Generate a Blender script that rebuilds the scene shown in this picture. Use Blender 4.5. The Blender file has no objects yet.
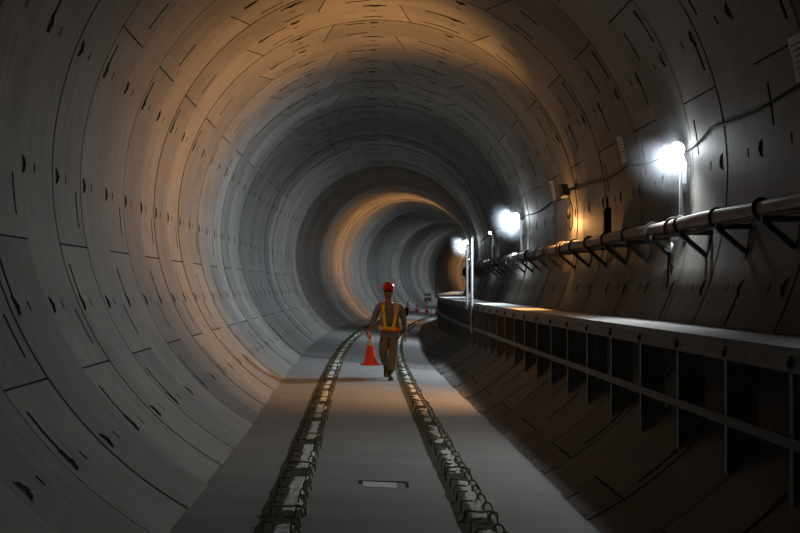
import bpy, bmesh, math, random
from math import sin, cos, pi, sqrt, radians as R_
from mathutils import Vector, Matrix
random.seed(7)
sc = bpy.context.scene
COL = sc.collection

# ------------------------------------------------------------------ the tunnel's line
RAD = 3.1526            # inner radius of the lining
WR = 1.2                # width of one ring
S0 = 10.92              # a ring joint falls here
ZF = 2.777              # axis height above the floor line
CANT = 0.0346           # the invert concrete falls towards the inside of the curve
_ds = 0.2
_tab = []
def _build_path():
    th = x = y = 0.0
    s = 0.0
    def k(s): return min(max(1.17e-4 * (s - 13.59), 0.0), 2.9e-3)
    while s < 205:
        _tab.append((th, x, y))
        th2 = th + 0.5 * (k(s) + k(s + _ds)) * _ds
        tm = 0.5 * (th + th2)
        x += sin(tm) * _ds; y += cos(tm) * _ds
        th = th2; s += _ds
_build_path()
def F(s):
    if s <= 0: return 0.0, 0.0, s
    i = min(int(s / _ds), len(_tab) - 2); f = s / _ds - i
    a, b = _tab[i], _tab[i + 1]
    return tuple(a[j] + (b[j] - a[j]) * f for j in range(3))
def P(s, X, Z):
    """distance along the tunnel, offset right of the axis, height over the floor line -> world"""
    th, x, y = F(s)
    z0 = 0.3e-4 * s * s if s > 0 else 0.0
    return Vector((x + X * cos(th), y - X * sin(th), Z + z0))
def heading(s): return -F(s)[0]
def wall_x(z):          # lateral distance to the lining at height z over the floor line
    d = z - ZF
    return sqrt(max(RAD * RAD - d * d, 0.0))
def floor_z(X, s=12.0): return -(CANT + min(max(.0026 * (s - 15.0), 0.0), .07)) * X

# ------------------------------------------------------------------ materials
def new_mat(name):
    m = bpy.data.materials.new(name); m.use_nodes = True
    nt = m.node_tree
    return m, nt, nt.nodes['Principled BSDF']
def mat(name, col, rough=0.6, metal=0.0, var=0.15, scale=20.0, bump=0.0, emit=None, estr=0.0, spec=0.4):
    m, nt, b = new_mat(name)
    n = nt.nodes
    tc = n.new('ShaderNodeTexCoord'); nz = n.new('ShaderNodeTexNoise')
    nz.inputs['Scale'].default_value = scale; nz.inputs['Detail'].default_value = 5
    nt.links.new(tc.outputs['Object'], nz.inputs['Vector'])
    rp = n.new('ShaderNodeValToRGB')
    rp.color_ramp.elements[0].position = 0.3; rp.color_ramp.elements[1].position = 0.7
    rp.color_ramp.elements[0].color = tuple(max(c * (1 - var), 0) for c in col) + (1,)
    rp.color_ramp.elements[1].color = tuple(min(c * (1 + var), 1) for c in col) + (1,)
    nt.links.new(nz.outputs['Fac'], rp.inputs['Fac'])
    nt.links.new(rp.outputs['Color'], b.inputs['Base Color'])
    b.inputs['Roughness'].default_value = rough; b.inputs['Metallic'].default_value = metal
    b.inputs['Specular IOR Level'].default_value = spec
    if bump:
        bp = n.new('ShaderNodeBump'); bp.inputs['Strength'].default_value = bump; bp.inputs['Distance'].default_value = 0.01
        nt.links.new(nz.outputs['Fac'], bp.inputs['Height']); nt.links.new(bp.outputs['Normal'], b.inputs['Normal'])
    if emit:
        b.inputs['Emission Color'].default_value = emit + (1,); b.inputs['Emission Strength'].default_value = estr
    return m

def lining_mat():
    m, nt, b = new_mat('lining_concrete'); n = nt.nodes; L = nt.links
    uv = n.new('ShaderNodeUVMap'); uv.uv_map = 'UVMap'
    at = n.new('ShaderNodeAttribute'); at.attribute_name = 'tone'
    tc = n.new('ShaderNodeTexCoord')
    n1 = n.new('ShaderNodeTexNoise'); n1.inputs['Scale'].default_value = 1.1; n1.inputs['Detail'].default_value = 8; n1.inputs['Roughness'].default_value = 0.65
    L.new(tc.outputs['Object'], n1.inputs['Vector'])
    mp = n.new('ShaderNodeMapping'); mp.inputs['Scale'].default_value = (9.0, 0.35, 1.0)     # streaks that run round the ring
    L.new(uv.outputs['UV'], mp.inputs['Vector'])
    n2 = n.new('ShaderNodeTexNoise'); n2.inputs['Scale'].default_value = 1.6; n2.inputs['Detail'].default_value = 6
    L.new(mp.outputs['Vector'], n2.inputs['Vector'])
    n3 = n.new('ShaderNodeTexNoise'); n3.inputs['Scale'].default_value = 28; n3.inputs['Detail'].default_value = 5
    L.new(tc.outputs['Object'], n3.inputs['Vector'])
    def math_(op, a, bb, clamp=False):
        x = n.new('ShaderNodeMath'); x.operation = op; x.use_clamp = clamp
        for i, v in enumerate((a, bb)):
            if isinstance(v, (int, float)): x.inputs[i].default_value = v
            else: L.new(v, x.inputs[i])
        return x.outputs[0]
    s = math_('ADD', math_('MULTIPLY', n1.outputs['Fac'], 1.0), math_('MULTIPLY', n2.outputs['Fac'], 0.6))
    s = math_('ADD', s, math_('MULTIPLY', n3.outputs['Fac'], 0.30))        # about 0.8 on average
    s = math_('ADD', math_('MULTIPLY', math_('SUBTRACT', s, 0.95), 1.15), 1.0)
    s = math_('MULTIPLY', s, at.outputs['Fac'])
    mx = n.new('ShaderNodeMix'); mx.data_type = 'RGBA'; mx.blend_type = 'MULTIPLY'; mx.inputs[0].default_value = 1.0
    mx.inputs[6].default_value = (0.215, 0.208, 0.19, 1)
    cb = n.new('ShaderNodeCombineColor')
    for i in range(3): L.new(s, cb.inputs[i])
    L.new(cb.outputs[0], mx.inputs[7]); L.new(mx.outputs[2], b.inputs['Base Color'])
    b.inputs['Roughness'].default_value = 0.62; b.inputs['Specular IOR Level'].default_value = 0.35
    bp = n.new('ShaderNodeBump'); bp.inputs['Strength'].default_value = 0.25; bp.inputs['Distance'].default_value = 0.01
    L.new(n3.outputs['Fac'], bp.inputs['Height']); L.new(bp.outputs['Normal'], b.inputs['Normal'])
    return m

def floor_mat():
    m, nt, b = new_mat('floor_concrete'); n = nt.nodes; L = nt.links
    tc = n.new('ShaderNodeTexCoord')
    n1 = n.new('ShaderNodeTexNoise'); n1.inputs['Scale'].default_value = 0.8; n1.inputs['Detail'].default_value = 9; n1.inputs['Roughness'].default_value = 0.7
    n2 = n.new('ShaderNodeTexNoise'); n2.inputs['Scale'].default_value = 14; n2.inputs['Detail'].default_value = 7; n2.inputs['Roughness'].default_value = 0.7
    mp = n.new('ShaderNodeMapping'); mp.inputs['Scale'].default_value = (1.0, 2.4, 1.0)
    L.new(tc.outputs['Object'], mp.inputs['Vector'])
    L.new(mp.outputs['Vector'], n1.inputs['Vector']); L.new(mp.outputs['Vector'], n2.inputs['Vector'])
    mx = n.new('ShaderNodeMix'); mx.data_type = 'FLOAT'; mx.inputs[0].default_value = 0.4
    L.new(n1.outputs['Fac'], mx.inputs[2]); L.new(n2.outputs['Fac'], mx.inputs[3])
    rp = n.new('ShaderNodeValToRGB')
    rp.color_ramp.elements[0].position = 0.34; rp.color_ramp.elements[0].color = (0.15, 0.15, 0.143, 1)
    rp.color_ramp.elements[1].position = 0.66; rp.color_ramp.elements[1].color = (0.235, 0.235, 0.225, 1)
    L.new(mx.outputs[0], rp.inputs['Fac']); L.new(rp.outputs['Color'], b.inputs['Base Color'])
    b.inputs['Roughness'].default_value = 0.7; b.inputs['Specular IOR Level'].default_value = 0.3
    bp = n.new('ShaderNodeBump'); bp.inputs['Strength'].default_value = 0.35; bp.inputs['Distance'].default_value = 0.012
    L.new(n2.outputs['Fac'], bp.inputs['Height']); L.new(bp.outputs['Normal'], b.inputs['Normal'])
    return m

def pipe_mat():     # red-brown pipe; lamp light on its top is put into the grey
    m, nt, b = new_mat('top_lit_pipe'); n = nt.nodes; L = nt.links
    ge = n.new('ShaderNodeNewGeometry'); sp = n.new('ShaderNodeSeparateXYZ'); L.new(ge.outputs['Normal'], sp.inputs[0])
    tc = n.new('ShaderNodeTexCoord'); nz = n.new('ShaderNodeTexNoise'); nz.inputs['Scale'].default_value = 9; nz.inputs['Detail'].default_value = 6
    L.new(tc.outputs['Object'], nz.inputs['Vector'])
    ad = n.new('ShaderNodeMath'); ad.operation = 'MULTIPLY_ADD'; ad.inputs[1].default_value = 0.5; L.new(nz.outputs['Fac'], ad.inputs[0]); L.new(sp.outputs['Z'], ad.inputs[2])
    rp = n.new('ShaderNodeValToRGB')
    rp.color_ramp.elements[0].position = 0.35; rp.color_ramp.elements[0].color = (0.125, 0.072, 0.055, 1)
    rp.color_ramp.elements[1].position = 1.0; rp.color_ramp.elements[1].color = (0.28, 0.26, 0.24, 1)
    L.new(ad.outputs[0], rp.inputs['Fac']); L.new(rp.outputs['Color'], b.inputs['Base Color'])
    b.inputs['Roughness'].default_value = 0.5
    return m

M = {}
M['lining'] = lining_mat(); M['floor'] = floor_mat(); M['pipe'] = pipe_mat()
M['pocket'] = mat('pocket_grout', (0.13, 0.12, 0.105), 0.9, var=0.35, spec=0.1)
M['recess'] = mat('recess_shadow_grout', (0.04, 0.038, 0.033), 0.9, var=0.4, spec=0.1)
M['deck'] = mat('deck_concrete', (0.27, 0.265, 0.25), 0.75, var=0.2, scale=6, bump=0.2)
M['beam'] = mat('edge_beam_steel', (0.16, 0.16, 0.155), 0.6, 0.2, var=0.25, scale=8)
M['post'] = mat('post_steel', (0.20, 0.20, 0.195), 0.55, 0.3, var=0.2)
M['rail'] = mat('rail_steel', (0.12, 0.123, 0.126), 0.6, 0.2, var=0.2)
M['bolt'] = mat('bolt_dark', (0.03, 0.03, 0.03), 0.5, 0.6)
M['band'] = mat('plinth_laitance', (0.42, 0.42, 0.395), 0.85, var=0.3, scale=12, bump=0.6)
M['rough'] = mat('rough_dark_concrete', (0.058, 0.055, 0.04), 0.95, var=0.6, scale=25, bump=1.0, spec=0.1)
M['rebar'] = mat('rebar_olive', (0.115, 0.098, 0.036), 0.6, 0.2, var=0.6, scale=5)
M['rebar_y'] = mat('rebar_yellow', (0.20, 0.18, 0.05), 0.55, 0.1, var=0.4, scale=9)
M['galv'] = mat('galvanised', (0.62, 0.63, 0.64), 0.4, 0.3, var=0.12)
M['lamp_post'] = mat('lamp_post_grey', (0.055, 0.057, 0.06), 0.7, 0.0, var=0.2)
M['pole'] = mat('pole_steel', (0.34, 0.35, 0.36), 0.4, 0.4, var=0.12)
M['bracket'] = mat('bracket_steel', (0.10, 0.10, 0.10), 0.55, 0.5, var=0.2)
M['black'] = mat('black_rubber', (0.018, 0.018, 0.018), 0.75, var=0.2, spec=0.12)
M['strap'] = mat('strap_dark', (0.03, 0.028, 0.026), 0.6, var=0.2)
M['housing'] = mat('lamp_housing', (0.12, 0.13, 0.12), 0.5, 0.4)
M['white_lens'] = mat('lamp_white_lens', (0.9, 0.95, 1.0), 0.3, emit=(0.86, 0.95, 1.0), estr=70.0)
M['dim_lens'] = mat('lamp_dim_lens', (0.9, 0.95, 1.0), 0.3, emit=(0.86, 0.95, 1.0), estr=12.0)
M['amber_lens'] = mat('lamp_amber_lens', (1.0, 0.6, 0.2), 0.3, emit=(1.0, 0.55, 0.16), estr=9.0)
M['paper'] = mat('placard_white', (0.62, 0.62, 0.60), 0.7, var=0.06)
M['ink'] = mat('placard_ink', (0.16, 0.16, 0.18), 0.7)
M['sign_grey'] = mat('sign_grey', (0.72, 0.75, 0.80), 0.5)
M['sign_blue'] = mat('sign_blue', (0.03, 0.03, 0.16), 0.5)
M['cone'] = mat('cone_orange_red', (0.86, 0.075, 0.045), 0.45, var=0.08)
M['reflect'] = mat('reflective_white', (0.82, 0.82, 0.80), 0.35, var=0.05)
M['skin'] = mat('skin', (0.33, 0.18, 0.115), 0.5, var=0.08)
M['hair'] = mat('hair_black', (0.012, 0.01, 0.009), 0.6)
M['shirt'] = mat('shirt_grey', (0.205, 0.205, 0.235), 0.85, var=0.12, scale=14)
M['trousers'] = mat('trousers_khaki', (0.165, 0.15, 0.125), 0.85, var=0.15, scale=14)
M['boot'] = mat('boot_dark', (0.05, 0.035, 0.025), 0.55)
M['sole'] = mat('boot_sole', (0.16, 0.14, 0.12), 0.8)
M['helmet'] = mat('helmet_red', (0.55, 0.02, 0.02), 0.22, var=0.05, spec=0.6)
M['vest_y'] = mat('vest_yellow', (0.85, 0.66, 0.03), 0.5, var=0.08)
M['vest_o'] = mat('vest_orange', (0.80, 0.10, 0.04), 0.6, var=0.08)
M['glass'] = mat('glasses_dark', (0.03, 0.03, 0.03), 0.15, spec=0.7)
M['glove'] = mat('glove_tan', (0.62, 0.46, 0.33), 0.85, var=0.12)
M['patch'] = mat('pale_patch_concrete', (0.46, 0.46, 0.44), 0.8, var=0.15, scale=9, bump=0.4)

# ------------------------------------------------------------------ mesh helpers
class MB:
    def __init__(s): s.v = []; s.f = []; s.mi = []
    def add(s, vs, fs, mi=0):
        o = len(s.v); s.v += [tuple(v) for v in vs]
        for f in fs: s.f.append([i + o for i in f]); s.mi.append(mi)
    def box(s, c, d, mi=0, rot=None):
        c = Vector(c); vs = []
        for x in (-.5, .5):
            for y in (-.5, .5):
                for z in (-.5, .5):
                    p = Vector((x * d[0], y * d[1], z * d[2]))
                    if rot: p = rot @ p
                    vs.append(c + p)
        s.add(vs, [(0, 1, 3, 2), (4, 6, 7, 5), (0, 4, 5, 1), (2, 3, 7, 6), (0, 2, 6, 4), (1, 5, 7, 3)], mi)
    def bar(s, a, b, w, h, mi=0, up=Vector((0, 0, 1))):
        a = Vector(a); b = Vector(b); d = (b - a).normalized()
        u = d.cross(up)
        if u.length < 1e-4: u = d.cross(Vector((0, 1, 0)))
        u.normalize(); v = u.cross(d)
        vs = [p + u * (i * w / 2) + v * (j * h / 2) for p in (a, b) for i, j in ((-1, -1), (1, -1), (1, 1), (-1, 1))]
        s.add(vs, [(0, 1, 2, 3), (7, 6, 5, 4), (0, 4, 5, 1), (1, 5, 6, 2), (2, 6, 7, 3), (3, 7, 4, 0)], mi)
    def tube(s, pts, r, n=8, mi=0, cap=True):
        pts = [Vector(p) for p in pts]; k = len(pts)
        rs = r if isinstance(r, (list, tuple)) else [r] * k
        vs = []; prev = None
        for i, p in enumerate(pts):
            d = (pts[min(i + 1, k - 1)] - pts[max(i - 1, 0)]).normalized()
            if prev is None:
                u = d.cross(Vector((0, 0, 1)))
                if u.length < 1e-3: u = d.cross(Vector((1, 0, 0)))
            else: u = prev - d * prev.dot(d)
            u.normalize(); prev = u; w = d.cross(u)
            for j in range(n):
                a = 2 * pi * j / n
                vs.append(p + (u * cos(a) + w * sin(a)) * rs[i])
        fs = [(i * n + j, i * n + (j + 1) % n, (i + 1) * n + (j + 1) % n, (i + 1) * n + j) for i in range(k - 1) for j in range(n)]
        if cap: fs += [tuple(range(n - 1, -1, -1)), tuple((k - 1) * n + j for j in range(n))]
        s.add(vs, fs, mi)
    def lathe(s, prof, c=(0, 0, 0), n=24, mi=0, axis=None, sx=1.0, sy=1.0):
        """profile of (radius, height) turned about the vertical (or about axis)"""
        c = Vector(c); q = Vector((0, 0, 1)).rotation_difference(Vector(axis)) if axis else None
        vs = []
        for r, z in prof:
            for j in range(n):
                a = 2 * pi * j / n
                p = Vector((r * cos(a) * sx, r * sin(a) * sy, z))
                vs.append(c + (q @ p if q else p))
        k = len(prof)
        fs = [(i * n + j, i * n + (j + 1) % n, (i + 1) * n + (j + 1) % n, (i + 1) * n + j) for i in range(k - 1) for j in range(n)]
        if prof[0][0] > 1e-4: fs.append(tuple(range(n - 1, -1, -1)))
        if prof[-1][0] > 1e-4: fs.append(tuple((k - 1) * n + j for j in range(n)))
        s.add(vs, fs, mi)
    def sweep(s, poly, ss, org, mi=0):
        """a cross-section of (offset, height) drawn along the tunnel's line"""
        n = len(poly); vs = [P(t, x, z) - org for t in ss for x, z in poly]; k = len(ss)
        fs = [(i * n + j, (i + 1) * n + j, (i + 1) * n + (j + 1) % n, i * n + (j + 1) % n) for i in range(k - 1) for j in range(n)]
        fs += [tuple(range(n)), tuple((k - 1) * n + j for j in range(n - 1, -1, -1))]
        s.add(vs, fs, mi)
    def mesh(s, name, mats, smooth=False):
        me = bpy.data.meshes.new(name); me.from_pydata(s.v, [], s.f)
        for m in (mats if isinstance(mats, (list, tuple)) else [mats]): me.materials.append(m)
        me.polygons.foreach_set('material_index', s.mi)
        if smooth: me.polygons.foreach_set('use_smooth', [True] * len(s.f))
        me.update()
        bm = bmesh.new(); bm.from_mesh(me); bmesh.ops.recalc_face_normals(bm, faces=bm.faces[:]); bm.to_mesh(me); bm.free()
        if smooth:
            try: me.set_sharp_from_angle(angle=R_(40))
            except Exception: pass
        return me
    def build(s, name, mats, parent=None, smooth=False, loc=None, rz=0.0):
        o = bpy.data.objects.new(name, s.mesh(name, mats, smooth)); COL.objects.link(o)
        if parent: o.parent = parent
        if loc is not None: o.location = loc
        o.rotation_euler = (0, 0, rz)
        return o
def tag(o, label, cat, group=None):
    o['label'] = label; o['category'] = cat
    if group: o['group'] = group
    return o
def empty(name, loc, rz=0.0, label=None, cat=None, group=None):
    o = bpy.data.objects.new(name, None); COL.objects.link(o)
    o.location = loc; o.rotation_euler = (0, 0, rz); o.empty_display_size = 0.2
    if label: tag(o, label, cat, group)
    return o
def structure(o): o['kind'] = 'structure'; return o
def copy_tree(o, parent=None):
    c = o.copy(); COL.objects.link(c); c.parent = parent
    for ch in list(o.children): copy_tree(ch, c)
    return c
def frange(a, b, st):
    n = max(int(round((b - a) / st)), 1)
    return [a + (b - a) * i / n for i in range(n + 1)]

# ------------------------------------------------------------------ the lining: rings of concrete segments with real joints, bolt pockets and slots
E_J = [(37.2, 0), (105.0, 4.0), (149.7, 0), (213.8, 0), (330, 0)]        # segment joints of one kind of ring: (angle, skew)
O_J = [(15.0, 0), (60.4, 4.4), (82.9, -4.0), (127.2, -3.8), (192.4, 0), (302, 0)]   # and of the other
SECT = {'wall_right': (-72.0, 45.0), 'ceiling': (45.0, 135.0), 'wall_left': (135.0, 250.0)}
POCK0, POCKD = 2.2, 22.3
def build_lining():
    rnd = random.Random(3)
    k0, k1 = -15, 150
    data = {nm: MB() for nm in SECT}
    tones = {nm: [] for nm in SECT}; uvs = {nm: [] for nm in SECT}
    ring_tone = {}
    for k in range(k0, k1):
        odd = (k % 2) != 0
        joints = O_J if odd else E_J
        near = 0 if k < 28 else (1 if k < 60 else 2)
        dr = rnd.uniform(-0.009, 0.009); rt = rnd.uniform(0.74, 1.12) if k < 12 else rnd.uniform(.62, 1.2)
        segtone = [rnd.uniform(0.80, 1.15) for _ in range(len(joints) + 1)]
        # lines along the tunnel, as fractions of the ring
        g = 0.008
        if near == 0: sl = [0, g, .10, .125, .1475, .17, .195, .22, .25, .44, .475, .70, .79, .83, .93, 1 - g]
        elif near == 1: sl = [0, g, .125, .17, .5, .79, .83, 1 - g]
        else: sl = [0, .01, .5, .99]
        for nm, (t0, t1) in SECT.items():
            # lines round the ring: (angle, skew)
            lines = [(t0, 0), (t1, 0)]
            jts = []; slots = []; pk = []; thin = []
            for tj, sk in joints:
                for d in (0, 360, -360):
                    t = tj + d
                    if t0 + 1.5 < t < t1 - 1.5:
                        jts.append(t); lines += [(t - .14, sk), (t + .14, sk)]
                    if near < 2:
                        # a slot either side of every joint, near one edge above and near the other edge below
                        for (a, b, fa, fb) in ((t - 10.0 - abs(sk) / 2, t - 3.6 - abs(sk) / 2, .79, .83), (t + 3.4 + abs(sk) / 2, t + 9.4 + abs(sk) / 2, .125, .17)):
                            if t > 95 or t < -20:
                                if t > 95 and t < 260: pass
                            if a > t0 + .5 and b < t1 - .5: slots.append((a, b, fa, fb)); lines += [(a, 0), (b, 0)]
                        if 30 < t < 135:
                            for (a, b, fa, fb) in ((t - 9 - abs(sk) / 2, t - 3.4 - abs(sk) / 2, .125, .17), (t + 4 + abs(sk) / 2, t + 9.6 + abs(sk) / 2, .79, .83)):
                                if a > t0 + .5 and b < t1 - .5: slots.append((a, b, fa, fb)); lines += [(a, 0), (b, 0)]
            if near == 0:
                for q in range(-5, 13):
                    t = POCK0 + POCKD * q
                    if t0 + 3 < t < t1 - 3 and all(abs(t - j) > 2.6 for j in jts):
                        pk.append(t); lines += [(t + d, 0) for d in (-1.5, -1.25, -1.0, -.75, -.4, 0, .4, .75, 1.0, 1.25, 1.5)]
            # clean up: sort, drop what crowds, fill long gaps
            lines.sort()
            keep = []
            for tl, sk in lines:
                if keep and tl - keep[-1][0] < 0.12: continue
                keep.append((tl, sk))
            # drop plain lines that a skewed joint would cross
            sk_l = [(a, abs(s) / 2 + .3) for a, s in keep if s]
            keep = [(a, s) for a, s in keep if s or all(abs(a - b) > w for b, w in sk_l) or a in (t0, t1)]
            full = [keep[0]]
            mg = 3.2 if near == 0 else (4.0 if near == 1 else 5.0)
            for i in range(1, len(keep)):
                a, sa = full[-1]; b, sb = keep[i]
                nn = int((b - a) / mg)
                for j in range(1, nn + 1):
                    f = j / (nn + 1); full.append((a + (b - a) * f, sa + (sb - sa) * f))
                full.append(keep[i])
            mb = data[nm]; tn = tones[nm]; uvl = uvs[nm]
            base = len(mb.v)
            ns = len(sl) + 1
            fr = sl + [1.0]
            for i, (tl, sk) in enumerate(full):
                for j, f in enumerate(fr):
                    t = R_(tl + sk * (f - .5))
                    r = RAD + dr
                    if f in (0, 1.0): r = RAD + (.020 if near < 2 else 0.012)
                    p = P(S0 + (k + f) * WR, r * cos(t), r * sin(t) + ZF)
                    mb.v.append(tuple(p))
            def seg_of(tc):
                q = 0
                for tj, _ in sorted(joints):
                    if tc % 360 > tj: q += 1
                return q % len(joints)
            def flag(i, j):
                a = (full[i][0] + full[i + 1][0]) / 2; f = (fr[j] + fr[j + 1]) / 2
                if fr[j + 1] - fr[j] > .012 or f < .02 or f > .98:
                    if any(abs(a - t) < .141 for t in jts) and .005 < f < .995 : return 1
                for (u, v, fa, fb) in slots:
                    if u < a < v and fa < f < fb: return 1
                    if near == 0 and fa < .2 and v < a < v + 1.3 and .10 < f < .20: return 2
                for t in pk:
                    if near == 0:
                        x = (f - .10) / .11; y = (a - t) / 1.45
                        if x > 0 and x * x + y * y < 1: return 2
                        if abs(a - t) < .8 and .44 < f < .475: return 2
                return 0
            nl = len(full)
            fl = [[flag(i, j) for j in range(ns - 1)] for i in range(nl - 1)]
            deep = {}
            def dv(i, j, lvl):
                key = (i, j, lvl)
                if key not in deep:
                    tl, sk = full[i]; f = fr[j]; t = R_(tl + sk * (f - .5)); r = RAD + dr + (.028 if lvl == 1 else .022)
                    deep[key] = len(mb.v); mb.v.append(tuple(P(S0 + (k + f) * WR, r * cos(t), r * sin(t) + ZF)))
                return deep[key]
            vi = lambda i, j: base + i * ns + j
            def put(face, mi, tone, uv):
                mb.f.append(face); mb.mi.append(mi); tn.append(tone); uvl.append(uv)
            for i in range(nl - 1):
                ta = (full[i][0] + full[i + 1][0]) / 2
                tone = (.62 + .38 * min(max((ta - 8) / 62, 0), 1)) * rt * segtone[seg_of((full[i][0] + full[i + 1][0]) / 2)]  # shade painted into the tone, deepening down the right wall
                for j in range(ns - 1):
                    uv = [(k + fr[q], R_(full[p][0]) * RAD / WR) for p, q in ((i, j), (i, j + 1), (i + 1, j + 1), (i + 1, j))]
                    L = fl[i][j]
                    if not L:
                        put([vi(i, j), vi(i, j + 1), vi(i + 1, j + 1), vi(i + 1, j)], 2 if fr[j + 1] - fr[j] < .0101 and near < 2 and ((k if j else k - 1) * 7 % 5 in (0, 2)) else 0, tone, uv)
                        continue
                    put([dv(i, j, L), dv(i, j + 1, L), dv(i + 1, j + 1, L), dv(i + 1, j, L)], L, 1, uv)
                    for (di, dj, p, q) in ((0, -1, (i, j), (i + 1, j)), (0, 1, (i, j + 1), (i + 1, j + 1)), (-1, 0, (i, j), (i, j + 1)), (1, 0, (i + 1, j), (i + 1, j + 1))):
                        ii, jj = i + di, j + dj
                        if 0 <= ii < nl - 1 and 0 <= jj < ns - 1 and fl[ii][jj]: continue
                        put([vi(*p), vi(*q), dv(*q, L), dv(*p, L)], L, 1, uv)
    for nm, mb in data.items():
        me = bpy.data.meshes.new(nm); me.from_pydata(mb.v, [], mb.f)
        me.materials.append(M['lining']); me.materials.append(M['recess']); me.materials.append(M['pocket'])
        me.polygons.foreach_set('material_index', mb.mi)
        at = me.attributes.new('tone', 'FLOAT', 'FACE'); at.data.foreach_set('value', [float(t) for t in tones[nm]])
        ul = me.uv_layers.new(name='UVMap')
        fl = [c for uv in uvs[nm] for p in uv for c in p]
        ul.data.foreach_set('uv', fl)
        me.update()
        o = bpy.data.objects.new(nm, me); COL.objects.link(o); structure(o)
build_lining()

# ------------------------------------------------------------------ floor
def build_floor():
    mb = MB(); ss = frange(-6, 185, 0.6); nx = 12; n = nx + 1
    def edge(sg, s):
        lo = 1.5
        for _ in range(25): lo = sqrt(max(RAD * RAD - (floor_z(sg * lo, s) - ZF) ** 2, 0.01))
        return sg * (lo + 0.015)
    for s in ss:
        xl, xr = edge(-1, s), edge(1, s)
        for i in range(n):
            X = xl + (xr - xl) * i / nx; mb.v.append(tuple(P(s, X, floor_z(X, s))))
    for i in range(len(ss) - 1):
        for j in range(nx):
            mb.f.append([i * n + j, i * n + j + 1, (i + 1) * n + j + 1, (i + 1) * n + j]); mb.mi.append(0)
    structure(mb.build('floor', M['floor']))
build_floor()

# ------------------------------------------------------------------ rough strips for the rails, with their starter bars
def arc_pts(a, b, h, n=6):      # a low arch from a to b
    a = Vector(a); b = Vector(b); out = []
    for i in range(n + 1):
        t = i / n
        p = a.lerp(b, (1 - cos(pi * t)) / 2); p.z += h * sin(pi * t) ** .7 if 0 < t < 1 else 0
        out.append(p)
    return out
def plinth(name_label, xc, bw, seed):
    rnd = random.Random(seed)
    s_start = 9.39 - 2.32 * 2
    org = P(10, xc, floor_z(xc, 10))
    root = empty('rail_plinth', org, 0, name_label, 'rail plinth', 'rough rail plinth strips set in the floor')
    band = MB(); rough = MB()
    blocks = []
    s = s_start
    while s < 100:
        blocks.append((s + .2, s + 2.2)); s += 2.32
    for a, b in blocks:                     # pale raised concrete
        ss = frange(a, b, .25); nrow = 5
        vs = []; fs = []
        for i, t in enumerate(ss):
            w0 = xc - bw / 2 + rnd.uniform(-.018, .018); w1 = xc + bw / 2 + rnd.uniform(-.018, .018)
            for j in range(nrow + 1):
                x = w0 + (w1 - w0) * j / nrow; z = floor_z(x, t) + (0.0 if j in (0, nrow) else .022 + rnd.uniform(-.006, .008))
                if i in (0, len(ss) - 1): z = floor_z(x, t) + .002
                vs.append(P(t, x, z) - org)
        m = nrow + 1
        for i in range(len(ss) - 1):
            for j in range(nrow): fs.append((i * m + j, i * m + j + 1, (i + 1) * m + j + 1, (i + 1) * m + j))
        band.add(vs, fs)
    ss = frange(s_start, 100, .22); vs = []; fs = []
    for t in ss:                            # broken dark strip, wider on the left, and through the gaps
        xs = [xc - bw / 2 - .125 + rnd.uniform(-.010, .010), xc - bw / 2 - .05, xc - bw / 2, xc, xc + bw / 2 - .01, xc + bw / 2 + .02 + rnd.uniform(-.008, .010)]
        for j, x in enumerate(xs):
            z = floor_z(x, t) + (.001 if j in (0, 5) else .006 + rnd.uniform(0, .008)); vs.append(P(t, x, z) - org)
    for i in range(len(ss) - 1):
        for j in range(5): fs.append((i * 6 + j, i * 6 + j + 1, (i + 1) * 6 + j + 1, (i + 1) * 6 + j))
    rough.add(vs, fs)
    band.build('concrete_band', M['band'], root); rough.build('rough_dark_edge', M['rough'], root)
    bars = []
    s = s_start
    while s < 78:
        for side in (1, -1):
            t = s + rnd.uniform(-.07, .07); m = MB(); r = .0075
            if side > 0:
                xa = xc + bw / 2 - .02 + rnd.uniform(-.01, .01); xb = xc + bw / 2 + .045 + rnd.uniform(-.01, .015)
                dy = rnd.uniform(-.12, -.02)
                m.tube(arc_pts(P(t, xa, floor_z(xa, t) + .02) - org, P(t + dy, xb, floor_z(xb, t) + .005) - org, rnd.uniform(.05, .075)), r, 5)
            else:
                xa = xc - bw / 2 - .055 + rnd.uniform(-.012, .012); h = rnd.uniform(.075, .10)
                xb = xa + rnd.uniform(.06, .10)
                a = P(t, xa, floor_z(xa, t)) - org; b = P(t, xa, floor_z(xa, t) + h) - org; c = P(t + rnd.uniform(-.05, .03), xb, floor_z(xa, t) + h * rnd.uniform(.85, 1.05)) - org
                m.tube([a, a.lerp(b, .8), b.lerp(c, .12), c], r, 5)
            bars.append((t, m, 'rebar'))
        s += .2 * 2
    for a, b in blocks:                     # yellow-green hoops across the strip at the ends of every block
        for t in (a - .05,):
            if t > 70: continue
            m = MB(); x0 = xc - bw / 2 - .06; x1 = xc + bw / 2 + .05; z0 = floor_z(xc, t)
            pts = [P(t, x0, z0) - org, P(t, x0 + .01, z0 + .07) - org, P(t - .05, x0 + .05, z0 + .085) - org, P(t - .03, xc, z0 + .082 + rnd.uniform(-.01, .01)) - org,
                   P(t - .04, x1 - .04, z0 + .085) - org, P(t, x1, z0 + .06) - org, P(t, x1 + .005, z0) - org]
            m.tube(pts, .0085, 5); bars.append((t, m, 'rebar_y'))
    bars = [b for b in bars if b[0] > 8.4]
    bars.sort(key=lambda b: b[0])
    rest = MB()
    for i, (t, m, mt) in enumerate(bars):
        if i < 100: m.build('starter_bar', M[mt], root)
        else: rest.add(m.v, m.f, 0 if mt == 'rebar' else 1)
    o = rest.build('starter_bar', [M['rebar'], M['rebar_y']], root); o['kind'] = 'stuff'
plinth('rough pale rail plinth strip with bent bars, left of the walking worker', -0.832, .145, 11)
plinth('rough pale rail plinth strip with bent bars, nearer the raised walkway', 0.585, .125, 12)

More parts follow.
